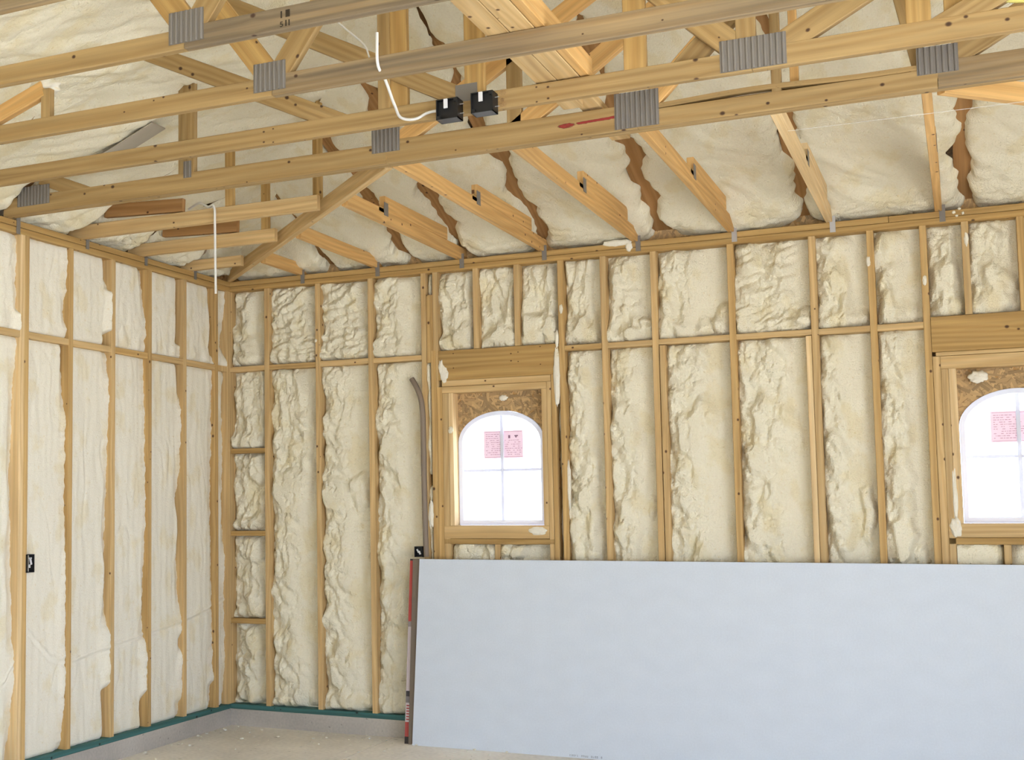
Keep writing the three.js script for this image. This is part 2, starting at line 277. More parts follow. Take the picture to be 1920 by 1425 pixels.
// ------------------------------------------------------------------ foam in the bays of the back wall
function backFoam(x0, x1, y0, y1, o = {}) {
  const seed = Math.floor(rnd() * 900), w = x1 - x0, h = y1 - y0, step = o.step ?? 0.0075, base = o.base ?? 0.05, rough = o.rough ?? 1, left = o.left ?? 0.6, dir = o.dir ?? 0.25, puff = o.puff ?? 0.8;
  const depth = (x, y) => {
    const U = (x - x0) / w, V = (y - y0) / h, e0 = x - x0, e1 = x1 - x, b0 = y - y0, b1 = y1 - y;
    const wx = x + 0.03 * n2(x * 7 + seed, y * 4), wy = y + 0.05 * n2(x * 6, y * 3 + seed);
    const cut = left + 0.28 * n2(y * 2.1 + seed, seed * 0.37) + 0.12 * n2(y * 6 + seed, 4.4), m = sstep(cut + 0.16, cut - 0.14, U);       // lumps on one side, a smooth sweep on the other
    let d = base + 0.018 * n2(x * 3 + seed, y * 1.2);
    d += 0.044 * (1 - m) * sstep(0.35, 0.95, U) * (o.sweep ?? 1);
    const s = wx * (1 - dir) + wy * dir;
    const roll = Math.abs(n2(s * 13 + seed, (wy - wx * dir) * (4.5 + 6 * dir) + seed)) * 2;                                            // rolls of foam that ran over each other
    d += (0.5 - roll) * 0.037 * rough * (0.35 + 0.65 * m);
    d -= m * rough * (0.020 * lumps(wx * 15 + seed, wy * 7) + 0.045 * fbm(wx * 9 + seed, wy * 4.5, 3) + 0.021 * lumps(wx * 40, wy * 27 + seed) - 0.020);
    d += (1 - m) * 0.005 * n2(wx * 42 + seed, wy * 2.6) + 0.004 * n2(wx * 85, wy * 7 + seed);
    d -= rough * 0.012 * (lumps(wx * 75 + seed, wy * 62) - 0.5) * (0.25 + 0.75 * m);
    for (const [bx, by, rx, ry, amp] of o.blobs ?? []) {
      const ux = x - bx + 0.035 * n2(x * 11 + seed, y * 9) + 0.012 * n2(x * 34, y * 30 + seed), uy = y - by + 0.05 * n2(x * 9, y * 8 + seed) + 0.014 * n2(x * 31 + seed, y * 28), q = (ux / rx) ** 2 + (uy / ry) ** 2;
      if (q < 1.6) d -= amp * (1 - sstep(0.25, 1.5, q)) * (0.75 + 0.35 * lumps(wx * 26 + seed, wy * 22)) + amp * 0.22 * Math.abs(n2(ux / rx * 2.2 + seed, uy / ry * 1.6)) * (1 - q / 1.6);
    }
    const n0 = 0.5 + n2(y * 5 + seed, 1.7), n1 = 0.5 + n2(y * 5 + seed, 8.2);
    d += 0.034 * Math.exp(-e0 / 0.012) * clamp(n0 * 1.3, 0, 1.2) + 0.024 * Math.exp(-e1 / 0.016) * clamp(n1 * 1.2, 0, 1.1);
    const nb = n2(x * 14 + seed, 3.1);
    d -= puff * 0.046 * Math.exp(-(((b0 - 0.05) / 0.055) ** 2)) * clamp(0.7 + 1.6 * nb, 0, 1.3) * (0.6 + 0.6 * lumps(wx * 20 + 3, wy * 18));
    d += 0.045 * Math.exp(-b0 / 0.010) * clamp(0.7 + nb, 0.2, 1) + 0.026 * Math.exp(-b1 / 0.016);
    return clamp(d, -0.006, DB - 0.012);
  };
  const nu = Math.max(6, Math.round(w / step)), nv = Math.max(6, Math.round(h / step)), su = rnd() * 3, sv = rnd() * 3;
  part(wallBack, 'foam_panel', sheet(nu, nv, (a, b) => { const x = x0 + w * a, y = y0 + h * b; return [x, y, -depth(x, y)]; }, (a, b, p) => [su + p[0], sv + p[1]]), M.foam);
}
M.foam.map.repeat.set(1 / 1.28, 1 / 1.28); M.foam.bumpMap.repeat.set(2, 2);
const LO = SILL[1], UP = BLOCK[1], MID = BLOCK[0];
// narrow bay in the corner, in four cells
backFoam(0.001, 0.295, 2.01, MID, { left: 0.9, blobs: [[0.16, 2.12, 0.06, 0.13, 0.04]], base: 0.065 });
backFoam(0.001, 0.295, 1.405, 1.974, { left: 0.8, blobs: [[0.22, 1.85, 0.06, 0.12, 0.045], [0.13, 1.45, 0.07, 0.05, 0.03]], base: 0.07 });
backFoam(0.001, 0.295, 0.769, 1.369, { left: 0.8, blobs: [[0.15, 1.27, 0.09, 0.09, 0.05], [0.2, 0.87, 0.08, 0.11, 0.045]], base: 0.075 });
backFoam(0.001, 0.295, LO, 0.733, { left: 0.8, blobs: [[0.07, 0.70, 0.03, 0.035, 0.05], [0.17, 0.56, 0.05, 0.16, 0.04], [0.09, 0.42, 0.05, 0.09, 0.04], [0.14, 0.22, 0.09, 0.07, 0.035]], base: 0.075 });
backFoam(0.335, 0.718, LO, MID, { left: 0.6, blobs: [[0.50, 1.68, 0.15, 0.19, 0.045], [0.62, 1.86, 0.05, 0.14, 0.03], [0.52, 0.40, 0.19, 0.20, 0.03], [0.44, 1.15, 0.07, 0.4, 0.02]] });
backFoam(0.756, 1.138, LO, MID, { left: 0.55, blobs: [[0.86, 1.66, 0.10, 0.13, 0.05], [1.04, 1.69, 0.06, 0.14, 0.045], [0.97, 0.42, 0.17, 0.22, 0.035], [0.86, 1.0, 0.06, 0.3, 0.02]] });
backFoam(1.178, 1.545, LO, MID, { left: 0.5, blobs: [[1.30, 1.93, 0.12, 0.12, 0.045], [1.30, 2.15, 0.10, 0.15, 0.02], [1.27, 1.2, 0.06, 0.5, 0.02], [1.35, 0.65, 0.13, 0.25, 0.02]] });
backFoam(0.001, 0.295, UP, PLATE, { left: 0.5, base: 0.065, blobs: [[0.16, 2.72, 0.10, 0.11, 0.04], [0.15, 3.0, 0.06, 0.16, 0.025]] });
backFoam(0.335, 0.718, UP, PLATE, { left: 0.85, dir: 0.8, base: 0.042 });
backFoam(0.756, 1.138, UP, PLATE, { left: 0.9, dir: 0.8, base: 0.042 });
backFoam(1.178, 1.545, UP, PLATE, { left: 0.55, dir: 0.6, base: 0.042, blobs: [[1.27, 2.7, 0.08, 0.07, 0.03]] });
backFoam(1.581, 1.614, 1.79, 2.56, { base: 0.004, rough: 0.5, puff: 0 }); backFoam(1.581, 1.614, LO, 1.72, { base: 0.012, rough: 0.6, puff: 0 });
backFoam(1.583, 1.632, 3.03, PLATE, { base: 0.03, rough: 0.5, puff: 0 });
for (const [a, b] of [[1.670, 1.929], [1.966, 2.221], [2.259, 2.524]]) backFoam(a, b, 2.635, PLATE, { left: 0.9, dir: 0.1, base: 0.05, puff: 1.2, blobs: a > 2.2 ? [[2.36, 2.76, 0.08, 0.08, 0.04], [2.46, 2.74, 0.05, 0.06, 0.04]] : [[a + 0.17, 2.72, 0.07, 0.08, 0.03]] });
backFoam(2.562, 2.809, UP, PLATE, { left: 0.7, dir: 0.05, base: 0.055, blobs: [[2.68, 2.72, 0.05, 0.09, 0.045]] });
backFoam(2.847, 3.136, UP, PLATE, { left: 0.65, dir: 0.2, puff: 1.3, blobs: [[2.93, 3.03, 0.07, 0.12, 0.03], [3.1, 2.72, 0.045, 0.06, 0.05], [3.0, 2.66, 0.04, 0.06, 0.04]] });
backFoam(3.175, 3.614, UP, PLATE, { left: 0.45, dir: 0.15, blobs: [[3.58, 2.70, 0.06, 0.11, 0.05], [3.24, 2.85, 0.05, 0.2, 0.025]] });
backFoam(3.654, 4.095, UP, PLATE, { left: 0.8, dir: 0.9, blobs: [[4.06, 2.70, 0.05, 0.07, 0.05], [3.70, 2.76, 0.07, 0.15, 0.035]] });
backFoam(4.135, 4.424, UP, PLATE, { left: 0.45, dir: 0.15, puff: 0.9, blobs: [[4.19, 2.83, 0.05, 0.22, 0.025]] });
backFoam(4.463, 4.712, UP, PLATE, { left: 0.4, dir: 0.05, puff: 0.9, blobs: [[4.52, 2.80, 0.035, 0.16, 0.035]] });
backFoam(4.750, 4.934, 2.643, PLATE, { left: 0.8, dir: 0.1, blobs: [[4.83, 2.88, 0.06, 0.1, 0.03], [4.85, 3.05, 0.03, 0.08, 0.025]] });
backFoam(4.972, 5.218, 2.643, PLATE, { left: 0.8, dir: 0.3, puff: 0.9, blobs: [[5.12, 2.80, 0.08, 0.12, 0.035]] });
backFoam(5.256, 5.565, 2.643, PLATE, { left: 0.6 });
backFoam(2.562, 2.809, LO, MID, { left: 0.62, blobs: [[2.64, 2.42, 0.08, 0.16, 0.025], [2.68, 1.35, 0.10, 0.45, 0.03]] });
backFoam(2.847, 3.136, LO, MID, { left: 0.55, blobs: [[2.93, 2.06, 0.09, 0.17, 0.035], [2.95, 1.25, 0.07, 0.4, 0.035], [3.10, 1.55, 0.025, 0.08, 0.02]] });
backFoam(3.217, 3.614, LO, MID, { left: 0.55, blobs: [[3.42, 2.02, 0.14, 0.17, 0.04], [3.33, 1.75, 0.08, 0.28, 0.03], [3.42, 1.2, 0.09, 0.4, 0.02]] });
backFoam(3.654, 4.060, LO, MID, { left: 0.6, blobs: [[3.92, 2.0, 0.10, 0.15, 0.045], [3.77, 1.86, 0.08, 0.13, 0.05], [3.80, 2.1, 0.07, 0.14, 0.03], [3.77, 1.5, 0.09, 0.25, 0.03]] });
backFoam(4.135, 4.424, LO, MID, { left: 0.4, blobs: [[4.19, 1.9, 0.06, 0.5, 0.02], [4.22, 1.45, 0.07, 0.15, 0.03], [4.37, 1.5, 0.04, 0.18, 0.04]] });
backFoam(4.463, 4.712, LO, MID, { left: 0.5, blobs: [[4.56, 1.6, 0.06, 0.5, 0.03], [4.55, 1.35, 0.07, 0.12, 0.04], [4.65, 1.25, 0.04, 0.11, 0.04]] });
backFoam(1.739, 2.052, LO, 1.315, { left: 0.9, puff: 0, base: 0.02, blobs: [[1.85, 1.27, 0.08, 0.07, 0.03]] }); backFoam(2.090, 2.432, LO, 1.315, { left: 0.5, puff: 0, base: 0.05, blobs: [[2.19, 1.28, 0.09, 0.06, 0.045]] });
backFoam(4.832, 5.07, LO, 1.326, { left: 0.9, puff: 0, base: 0.03, blobs: [[4.95, 1.26, 0.09, 0.07, 0.035]] }); backFoam(5.108, 5.486, LO, 1.326, { left: 0.9, puff: 0, step: 0.02 });
backFoam(2.496, 2.524, LO, 2.43, { base: 0.06, rough: 0.3, puff: 0 });
backFoam(5.603, XR - 0.001, LO, PLATE, { step: 0.05 });

// ------------------------------------------------------------------ left wall
const wallLeft = thing('wall_left', [0, 0, 0], 'left stud wall with smooth cream spray foam between the studs', 'wall', null, 'structure');
part(wallLeft, 'sill_plate', box(-DEEP, 0, SILL[0], SILL[1], 0, ZF), M.teal).userData.label = 'green treated sill plate';
part(wallLeft, 'top_plate', box(-DEEP, 0, PLATE, PLATE + 0.0365, 0.001, ZF), M.plate);
part(wallLeft, 'top_plate', box(-DEEP, 0.001, PLATE + 0.0395, TOP, 0.001, ZF), M.plate);
part(wallLeft, 'sheathing', plain(-DEEP - 0.0145, -DEEP - 0.0005, 0, TOP + 0.1, -DEEP, ZF, 0.9), M.osb);
const leftStuds = [[0, 0.035], [0.163, 0.205], [0.58, 0.621], [1.003, 1.045], [1.408, 1.449], [1.838, 1.880], [2.246, 2.322], [2.72, 2.758]];
leftStuds.forEach(([a, b], i) => { if (i === 6) { part(wallLeft, 'stud', box(-DEEP, 0, LO, PLATE, a, a + 0.0375), M.studB); part(wallLeft, 'stud', box(-DEEP, 0, LO, PLATE, a + 0.0385, b), M.pale); } else part(wallLeft, 'stud', box(-DEEP, 0, LO, PLATE, a, b), [M.stud, M.studB][i % 2]); });
for (let z = 3.14; z < ZF - 0.1; z += 0.42) part(wallLeft, 'stud', box(-DEEP, 0, LO, PLATE, z, z + 0.038), M.stud);
for (let i = 0; i < 7; i++) part(wallLeft, 'blocking', box(-DEEP, -0.001 - rnd() * 0.004, BLOCK[0], BLOCK[1], leftStuds[i][1] + 0.0005, leftStuds[i + 1][0] - 0.0005), pick());
// how deep the foam lies against the face of each stud (height, depth), upper and lower bay
const edges = [
  [[[3.18, .02], [3.0, .04], [2.8, .07], [2.62, .0]], [[2.58, .04], [2.4, .06], [2.0, .05], [1.5, .06], [1.2, .03], [.9, .04], [.5, .03], [.155, .06]]],
  [[[3.18, .07], [2.85, .09], [2.72, .09], [2.66, .03], [2.62, .005]], [[2.58, .03], [2.2, .04], [1.5, .05], [.9, .04], [.5, .03], [.35, .02], [.3, .06], [.155, .06]]],
  [[[3.18, .1], [2.75, .1], [2.71, .04], [2.62, .03]], [[2.58, .07], [2.45, .08], [2.25, .02], [1.9, .03], [1.6, .08], [1.0, .055], [.75, .015], [.65, .05], [.55, .01], [.3, .015], [.25, .045], [.155, .05]]],
  [[[3.18, .075], [3.0, .06], [2.85, .03], [2.75, .02], [2.7, .045], [2.62, .04]], [[2.58, .045], [2.1, .03], [1.5, .025], [1.0, .05], [.8, .05], [.65, .005], [.4, .005], [.3, .07], [.155, .08]]],
  [[[3.18, .09], [3.08, .08], [3.0, .045], [2.96, .0], [2.72, .0], [2.69, .08], [2.62, .085]], [[2.58, .045], [2.3, .02], [1.8, .04], [1.3, .06], [.95, .055], [.75, .0], [.5, .0], [.42, .09], [.155, .09]]],
  [[[3.18, .02], [2.95, .025], [2.85, .045], [2.75, .05], [2.68, .025], [2.62, .03]], [[2.58, .085], [2.35, .06], [2.1, .025], [1.6, .03], [1.2, .015], [.5, .01], [.32, .03], [.155, .05]]],
  [[[3.18, .042], [2.75, .042], [2.7, .005], [2.62, -.005]], [[2.58, .03], [2.2, .06], [1.8, .075], [1.3, .06], [.9, .045], [.65, .02], [.45, .045], [.155, .09]]],
];
const along = (list, y) => { for (let i = 0; i < list.length - 1; i++) if (y <= list[i][0] && y >= list[i + 1][0]) return lerp(list[i][1], list[i + 1][1], sstep(0, 1, (list[i][0] - y) / (list[i][0] - list[i + 1][0]))); return y > list[0][0] ? list[0][1] : list[list.length - 1][1]; };
// cable buried under the foam low on the wall: it shows as a shallow ridge
const ridgeY = [[0, 0.92], [0.2, 0.88], [0.4, 0.84], [0.6, 0.80], [1.03, 0.76], [1.43, 0.72], [1.84, 0.66], [2.0, 0.71], [2.2, 0.88], [2.4, 0.62], [2.72, 0.5]];
const ridge = (z) => { for (let i = 0; i < ridgeY.length - 1; i++) if (z <= ridgeY[i + 1][0]) return lerp(ridgeY[i][1], ridgeY[i + 1][1], (z - ridgeY[i][0]) / (ridgeY[i + 1][0] - ridgeY[i][0])); return 0.5; };
function leftFoam(z0, z1, y0, y1, edge) {
  const seed = Math.floor(rnd() * 900), w = z1 - z0, h = y1 - y0, step = 0.0085, upper = y0 > 2;
  const depth = (z, y) => {
    const e0 = z - z0, e1 = z1 - z, b0 = y - y0, b1 = y1 - y, jag = 0.014 * n2(y * 16 + seed, 2.2) + 0.006 * n2(y * 55 + seed, 9.1);
    const E = Math.max(-0.004, along(edge, y + 0.02 * n2(y * 9, seed)) + jag), wz = z + 0.02 * n2(z * 8 + seed, y * 4), wy = y + 0.04 * n2(z * 5, y * 3 + seed);
    let d = 0.028 + 0.012 * n2(z * 4 + seed, y * 1.1) + 0.006 * n2(wz * 22 + seed, wy * 3.2);
    d = lerp(E, d, sstep(0, 0.035 + 0.07 * clamp(0.5 + n2(y * 3 + seed, 5.5), 0, 1), e0));
    d -= 0.004 * (lumps(wz * 24 + seed, wy * 15) - 0.5) * (upper ? 1.3 : 0.7) + 0.0022 * (lumps(wz * 70, wy * 58 + seed) - 0.5) * (upper ? 1.2 : 0.6);
    const fold = n2(wz * 6 + seed, wy * 2.2); d += 0.005 * Math.exp(-(((fold - 0.05) / 0.05) ** 2)) * clamp(0.2 + n2(y * 2.3 + seed, 7.7) * 1.6, 0, 1);
    d += 0.010 * Math.exp(-e1 / 0.012) + 0.010 * Math.exp(-b1 / 0.012) + 0.014 * Math.exp(-b0 / 0.010);
    if (upper) d -= 0.016 * Math.exp(-(((b0 - 0.04) / 0.05) ** 2)) * clamp(0.4 + 1.4 * n2(z * 12 + seed, 1.1), 0, 1);
    else { const q = y - ridge(z); d -= 0.0065 * Math.exp(-((q / 0.010) ** 2)) - 0.005 * Math.exp(-(((q + 0.022) / 0.008) ** 2)); }
    return clamp(d, -0.012, DEEP - 0.01);
  };
  const su = rnd() * 3, sv = rnd() * 3;
  part(wallLeft, 'foam_panel', sheet(Math.max(8, Math.round(w / step)), Math.round(h / step), (a, b) => { const z = z1 - w * a, y = y0 + h * b; return [-depth(z, y), y, z]; }, (a, b, p) => [su + p[2], sv + p[1]]), M.foamSmooth);
}
for (let i = 0; i < 7; i++) { leftFoam(leftStuds[i][1], leftStuds[i + 1][0], UP, PLATE, edges[i][0]); leftFoam(leftStuds[i][1], leftStuds[i + 1][0], LO, MID, edges[i][1]); }
part(wallLeft, 'foam_panel', plain(-0.12, -0.035, LO, PLATE, 2.76, ZF), M.foamSmooth);

// ------------------------------------------------------------------ the two walls behind the camera; the light comes in through two open garage doorways
const DOORH = 2.35, doorsR = [[3.0, 10.6]], doorsF = [[3.6, 6.6]];
const wallRight = thing('wall_right', [XR, 0, 0], 'foam filled wall beyond the right edge with an open garage doorway', 'wall', null, 'structure');
{ let z = 0; for (const [a, b] of [...doorsR, [ZF, ZF]]) { part(wallRight, 'wall_panel', plain(XR, XR + 0.16, 0, TOP, z, a), M.foamSmooth); if (b > a) part(wallRight, 'wall_panel', plain(XR, XR + 0.16, DOORH, TOP, a, b), M.foamSmooth); z = b; } }
const wallFront = thing('wall_front', [0, 0, ZF], 'foam filled wall behind the camera with a wide open garage doorway', 'wall', null, 'structure');
{ let x = -0.16; for (const [a, b] of [...doorsF, [XR + 0.16, XR + 0.16]]) { part(wallFront, 'wall_panel', plain(x, a, 0, TOP, ZF, ZF + 0.16), M.foamSmooth); if (b > a) part(wallFront, 'wall_panel', plain(a, b, DOORH, TOP, ZF, ZF + 0.16), M.foamSmooth); x = b; } }
{
  const [[a, b]] = doorsR, d = thing('door_1', [XR, 0, (a + b) / 2], 'pine lined open garage doorway in the wall on the right', 'doorway', null, 'structure');
  for (const z of [a, b]) part(d, 'jamb', box(XR - 0.01, XR + 0.17, 0, DOORH, z - 0.02, z + 0.018), M.stud); part(d, 'head_jamb', box(XR - 0.01, XR + 0.17, DOORH - 0.02, DOORH + 0.018, a, b), M.stud);
  const [[e, f]] = doorsF, o = thing('door_2', [(e + f) / 2, 0, ZF], 'wide pine lined open garage doorway behind the camera', 'doorway', null, 'structure');
  for (const x of [e, f]) part(o, 'jamb', box(x - 0.02, x + 0.018, 0, DOORH, ZF - 0.01, ZF + 0.17), M.stud); part(o, 'head_jamb', box(e, f, DOORH - 0.02, DOORH + 0.018, ZF - 0.01, ZF + 0.17), M.stud);
}

// ------------------------------------------------------------------ roof: deck, rafters, foam under it
const ceiling = thing('ceiling', [0, 0, 0], 'hipped roof deck sprayed with lumpy cream foam above the trusses', 'ceiling', null, 'structure');
{
  const over = 0.45, up = EAVE + 0.16, R = XR / 2, ridgeH = up + SLOPE * R, e = up - SLOPE * over, q = (pts) => {
    const pos = [], uv = []; for (const [x, y, z] of pts) { pos.push(x, y, z); uv.push((x + z * 0.3) / 0.9, (z + y) / 0.9); }
    const n = pts.length, top = pts.map(([x, y, z]) => [x, y + 0.05, z]); for (const [x, y, z] of top) { pos.push(x, y, z); uv.push(x / 0.9, z / 0.9); }
    const idx = []; for (let i = 1; i < n - 1; i++) idx.push(0, i, i + 1, n, n + i + 1, n + i); for (let i = 0; i < n; i++) { const j = (i + 1) % n; idx.push(i, n + i, j, j, n + i, n + j); }
    const g = new THREE.BufferGeometry(); g.setAttribute('position', new THREE.Float32BufferAttribute(pos, 3)); g.setAttribute('uv', new THREE.Float32BufferAttribute(uv, 2)); g.setIndex(idx); const f = g.toNonIndexed(); f.computeVertexNormals(); return f;
  };
  const A = [-over, e, -over], B = [XR + over, e, -over], C = [XR + over, e, ZF + over], D = [-over, e, ZF + over], P = [R, ridgeH, R], Q = [R, ridgeH, ZF - R];
  for (const f of [[A, B, P], [B, C, Q, P], [C, D, Q], [D, A, P, Q]]) part(ceiling, 'roof_deck', q(f), M.osb);
  part(ceiling, 'soffit', plain(-over, XR + over, 3.10, 3.12, -over, -0.155), M.siding); part(ceiling, 'soffit', plain(-over, -0.155, 3.10, 3.12, -0.155, ZF + over), M.siding);
}
let roofBay = 0;
function roofFoam(side, u0, u1, jag0, jag1, o = {}) {          // side 'back': u = x, v = z; side 'left': u = z, v = x
  const seed = side === 'back' ? 311 : 127, bay = 7.3 * ++roofBay, LEN = side === 'back' ? XR : ZF, R = XR / 2, step = o.step ?? 0.016, v0 = -0.12;
  const vmax = (u) => Math.min(u, LEN - u, R) + 0.05, most = Math.max(vmax(u0), vmax(u1), Math.min(vmax((u0 + u1) / 2), R));
  const edge = (v, s, j) => j * clamp(0.55 + 1.5 * n2(v * 4 + bay + s * 31, s * 3.3) + 0.5 * n2(v * 13 + bay, s * 5.1), 0, 1.25) * (side === 'left' ? sstep(0.75, 0.25, v) : sstep(2.3, 1.5, v));
  const at = (a, b) => {
    const vm0 = Math.max(0.05, vmax(lerp(u0, u1, a))), v = v0 + (vm0 - v0) * Math.pow(b, 1.15), lo = u0 + edge(v, 1, jag0), hi = u1 - edge(v, 2, jag1), u = lerp(lo, hi, a);
    const wu = u + 0.05 * n2(u * 5 + seed, v * 5), wv = v + 0.05 * n2(u * 5, v * 5 + seed);
    let y = EAVE + SLOPE * v;
    const heel = Math.exp(-(((v - 0.06) / 0.13) ** 2)), rough = side === 'left' ? 1.7 : 1;
    y -= rough * (0.030 * n2(wu * 2.6 + seed, wv * 2.2) + 0.026 * Math.abs(n2((wu + wv * 0.9) * 6.5 + seed, (wv - wu * 0.5) * 2.0)) + 0.010 * lumps(wu * 14 + seed, wv * 12) + 0.004 * lumps(wu * 40, wv * 36 + seed) - 0.015);
    y -= heel * (0.030 * lumps(wu * 13 + seed, wv * 15) + 0.018 * lumps(wu * 30, wv * 30)) - 0.012 * heel;
    const e = Math.min(u - lo, hi - u), open = side === 'left' ? sstep(0.75, 0.25, v) : sstep(2.3, 1.5, v); y += open * (0.055 * Math.exp(-Math.max(0, e) / 0.012) * (jag0 || jag1 ? 1 : 0) + 0.020 * Math.exp(-Math.max(0, e) / 0.05));
    if (v < 0.02) y = Math.max(y, TOP + 0.004 + 0.01 * sstep(0, -0.05, v));
    y = Math.min(y, EAVE + SLOPE * v + 0.12);
    return side === 'back' ? [u, y, v] : [v, y, u];
  };
  const nu = Math.max(6, Math.round((u1 - u0) / step)), nv = Math.max(8, Math.round((most + 0.1) / step)), su = rnd() * 3;
  const g = side === 'back' ? sheet(nu, nv, at, (a, b, p) => [su + p[0], p[2] * 1.08]) : sheet(nu, nv, (a, b) => at(1 - a, b), (a, b, p) => [su + p[2], p[0] * 1.08]);
  part(ceiling, 'foam_panel', g, M.foam);
}
const gapsBack = [[0.80, 0.84, 0.02, 0.02], [1.40, 1.48, 0.05, 0.035], [1.82, 1.90, 0.05, 0.045], [2.38, 2.475, 0.05, 0.03], [3.155, 3.26, 0.055, 0.03], [4.055, 4.12, 0.05, 0.05], [4.935, 5.00, 0.07, 0.02], [5.55, 5.62, 0.03, 0.03]];
{
  let u = 0, j = 0.0; for (const [a, b, j0, j1] of gapsBack) { roofFoam('back', u, (a + b) / 2, j, j0 * 0.6 + (b - a) / 2); u = (a + b) / 2; j = j1 * 0.6 + (b - a) / 2; } roofFoam('back', u, XR, j, 0, { step: 0.06 });
  const gapsLeft = [[0.52, 0.57], [1.10, 1.17], [1.74, 1.82], [2.38, 2.47], [2.98, 3.06], [3.60, 3.68], [4.22, 4.29]]; u = 0; j = 0;
  for (const [a, b] of gapsLeft) { roofFoam('left', u, (a + b) / 2, j, 0.05); u = (a + b) / 2; j = 0.05; } roofFoam('left', u, ZF, j, 0, { step: 0.06 });
  for (const [a, b] of gapsBack) part(ceiling, 'rafter', bar([(a + b) / 2, EAVE + 0.105 + SLOPE * -0.3, -0.3], [(a + b) / 2, EAVE + 0.105 + SLOPE * Math.min(a, 4), Math.min(a, 4)], 0.09, b - a + 0.05, [1, 0, 0]), M.bareDeck);
  for (const [a, b] of gapsLeft) part(ceiling, 'rafter', bar([-0.3, EAVE + 0.105 + SLOPE * -0.3, (a + b) / 2], [Math.min(a, 4), EAVE + 0.105 + SLOPE * Math.min(a, 4), (a + b) / 2], 0.09, b - a + 0.05, [0, 0, 1]), M.bareDeck);
  const far = (x0, x1, f) => part(ceiling, 'foam_panel', sheet(30, 30, f, (a, b, p) => [p[0], p[2]]), M.foamSmooth);
  far(0, 0, (a, b) => { const v = lerp(-0.1, XR / 2, b), z = lerp(ZF - Math.max(v, 0), Math.max(v, 0), a); return [XR - v, EAVE + SLOPE * v, z]; });
  far(0, 0, (a, b) => { const v = lerp(-0.1, XR / 2, b), x = lerp(Math.max(v, 0), XR - Math.max(v, 0), a); return [x, EAVE + SLOPE * v, ZF - v]; });
}

// stray foam on the lumber, and a board baffle under the left slope
function smear(parent, x, y, z, rx, ry, rz, sd) {
  const g = new THREE.IcosahedronGeometry(1, 4), p = g.attributes.position;
  for (let i = 0; i < p.count; i++) { const a = p.getX(i), b = p.getY(i), c = p.getZ(i), k = 1 + 0.35 * n2(a * 2.2 + sd, b * 2.2 + c) + 0.16 * n2(a * 6 + sd, b * 6 + c * 3); p.setXYZ(i, x + a * rx * k, y + b * ry * k, z + c * rz * k); }
  const q = mergeVertices(g.deleteAttribute('normal').deleteAttribute('uv') && g, 1e-5); q.computeVertexNormals();
  const uv = new Float32Array(q.attributes.position.count * 2); for (let i = 0; i < uv.length / 2; i++) { uv[i * 2] = q.attributes.position.getX(i); uv[i * 2 + 1] = q.attributes.position.getY(i); } q.setAttribute('uv', new THREE.BufferAttribute(uv, 2));
  part(parent, 'foam_smear', q, M.foamSmooth);
}
[[1.712, 2.47, 0.0, 0.030, 0.055, 0.010], [1.690, 2.52, 0.0, 0.018, 0.05, 0.010], [1.752, 2.09, 0.0, 0.018, 0.025, 0.012], [2.505, 2.42, -0.004, 0.022, 0.20, 0.020], [2.512, 2.66, 0.0, 0.012, 0.06, 0.012],
  [2.568, 1.70, -0.012, 0.014, 0.16, 0.016], [2.352, 1.405, 0.0, 0.065, 0.028, 0.012], [4.832, 1.425, 0.0, 0.030, 0.055, 0.020], [4.835, 1.60, -0.004, 0.014, 0.16, 0.012], [1.598, 1.52, -0.004, 0.020, 0.09, 0.012],
  [2.93, 3.262, 0.0, 0.10, 0.022, 0.012], [3.005, 3.232, 0.0, 0.022, 0.034, 0.012], [4.90, 3.245, 0.0, 0.010, 0.009, 0.006], [4.93, 3.262, 0.0, 0.009, 0.007, 0.006], [4.915, 3.222, 0.0, 0.008, 0.007, 0.006], [4.948, 3.235, 0.0, 0.007, 0.009, 0.006],
  [4.958, 3.08, 0.0, 0.012, 0.04, 0.008], [2.545, 2.86, 0.0, 0.012, 0.03, 0.010], [0.723, 2.77, 0.0, 0.010, 0.012, 0.008], [4.43, 3.0, 0.0, 0.012, 0.03, 0.009], [4.73, 2.86, 0.0, 0.012, 0.03, 0.01], [4.985, 2.285, -0.05, 0.05, 0.035, 0.03], [2.10, 2.30, -0.098, 0.03, 0.02, 0.012]]
  .forEach((q, i) => smear(wallBack, ...q, i * 3.7 + 1));part(ceiling, 'rafter_baffle', bar([0.60, 3.515, 2.38], [1.0, 3.675, 2.38], 0.13, 0.008, [-0.4, 1, 0]), M.baffle);
smear(ceiling, 1.21, 3.50, 3.58, 0.075, 0.035, 0.05, 5);

// ------------------------------------------------------------------ trusses
function gusset(parent, x0, x1, y0, y1, z, axis = 'z', ribs = true) {   // toothed steel plate: rows of punched slots read as fine ribs
  const list = [new THREE.BoxGeometry(x1 - x0, y1 - y0, 0.0016).translate((x0 + x1) / 2, (y0 + y1) / 2, 0)], n = Math.max(2, Math.round((x1 - x0) / 0.022));
  if (ribs) for (let i = 0; i < n; i++) list.push(new THREE.CylinderGeometry(0.006, 0.006, y1 - y0 - 0.002, 8).scale(1, 1, 0.75).translate(x0 + (i + 0.5) * (x1 - x0) / n, (y0 + y1) / 2, 0.001));
  const g = mergeGeometries(list); if (axis === 'x') g.rotateY(-Math.PI / 2).translate(z + 0.001, 0, 0); else g.translate(0, 0, z + 0.001);
  return part(parent, 'gusset_plate', g, M.steel);
}
function chordX(t, x0, x1, y0, y1, z0, z1, m) { return part(t, 'bottom_chord', box(x0, x1, y0, y1, z0, z1), m); }
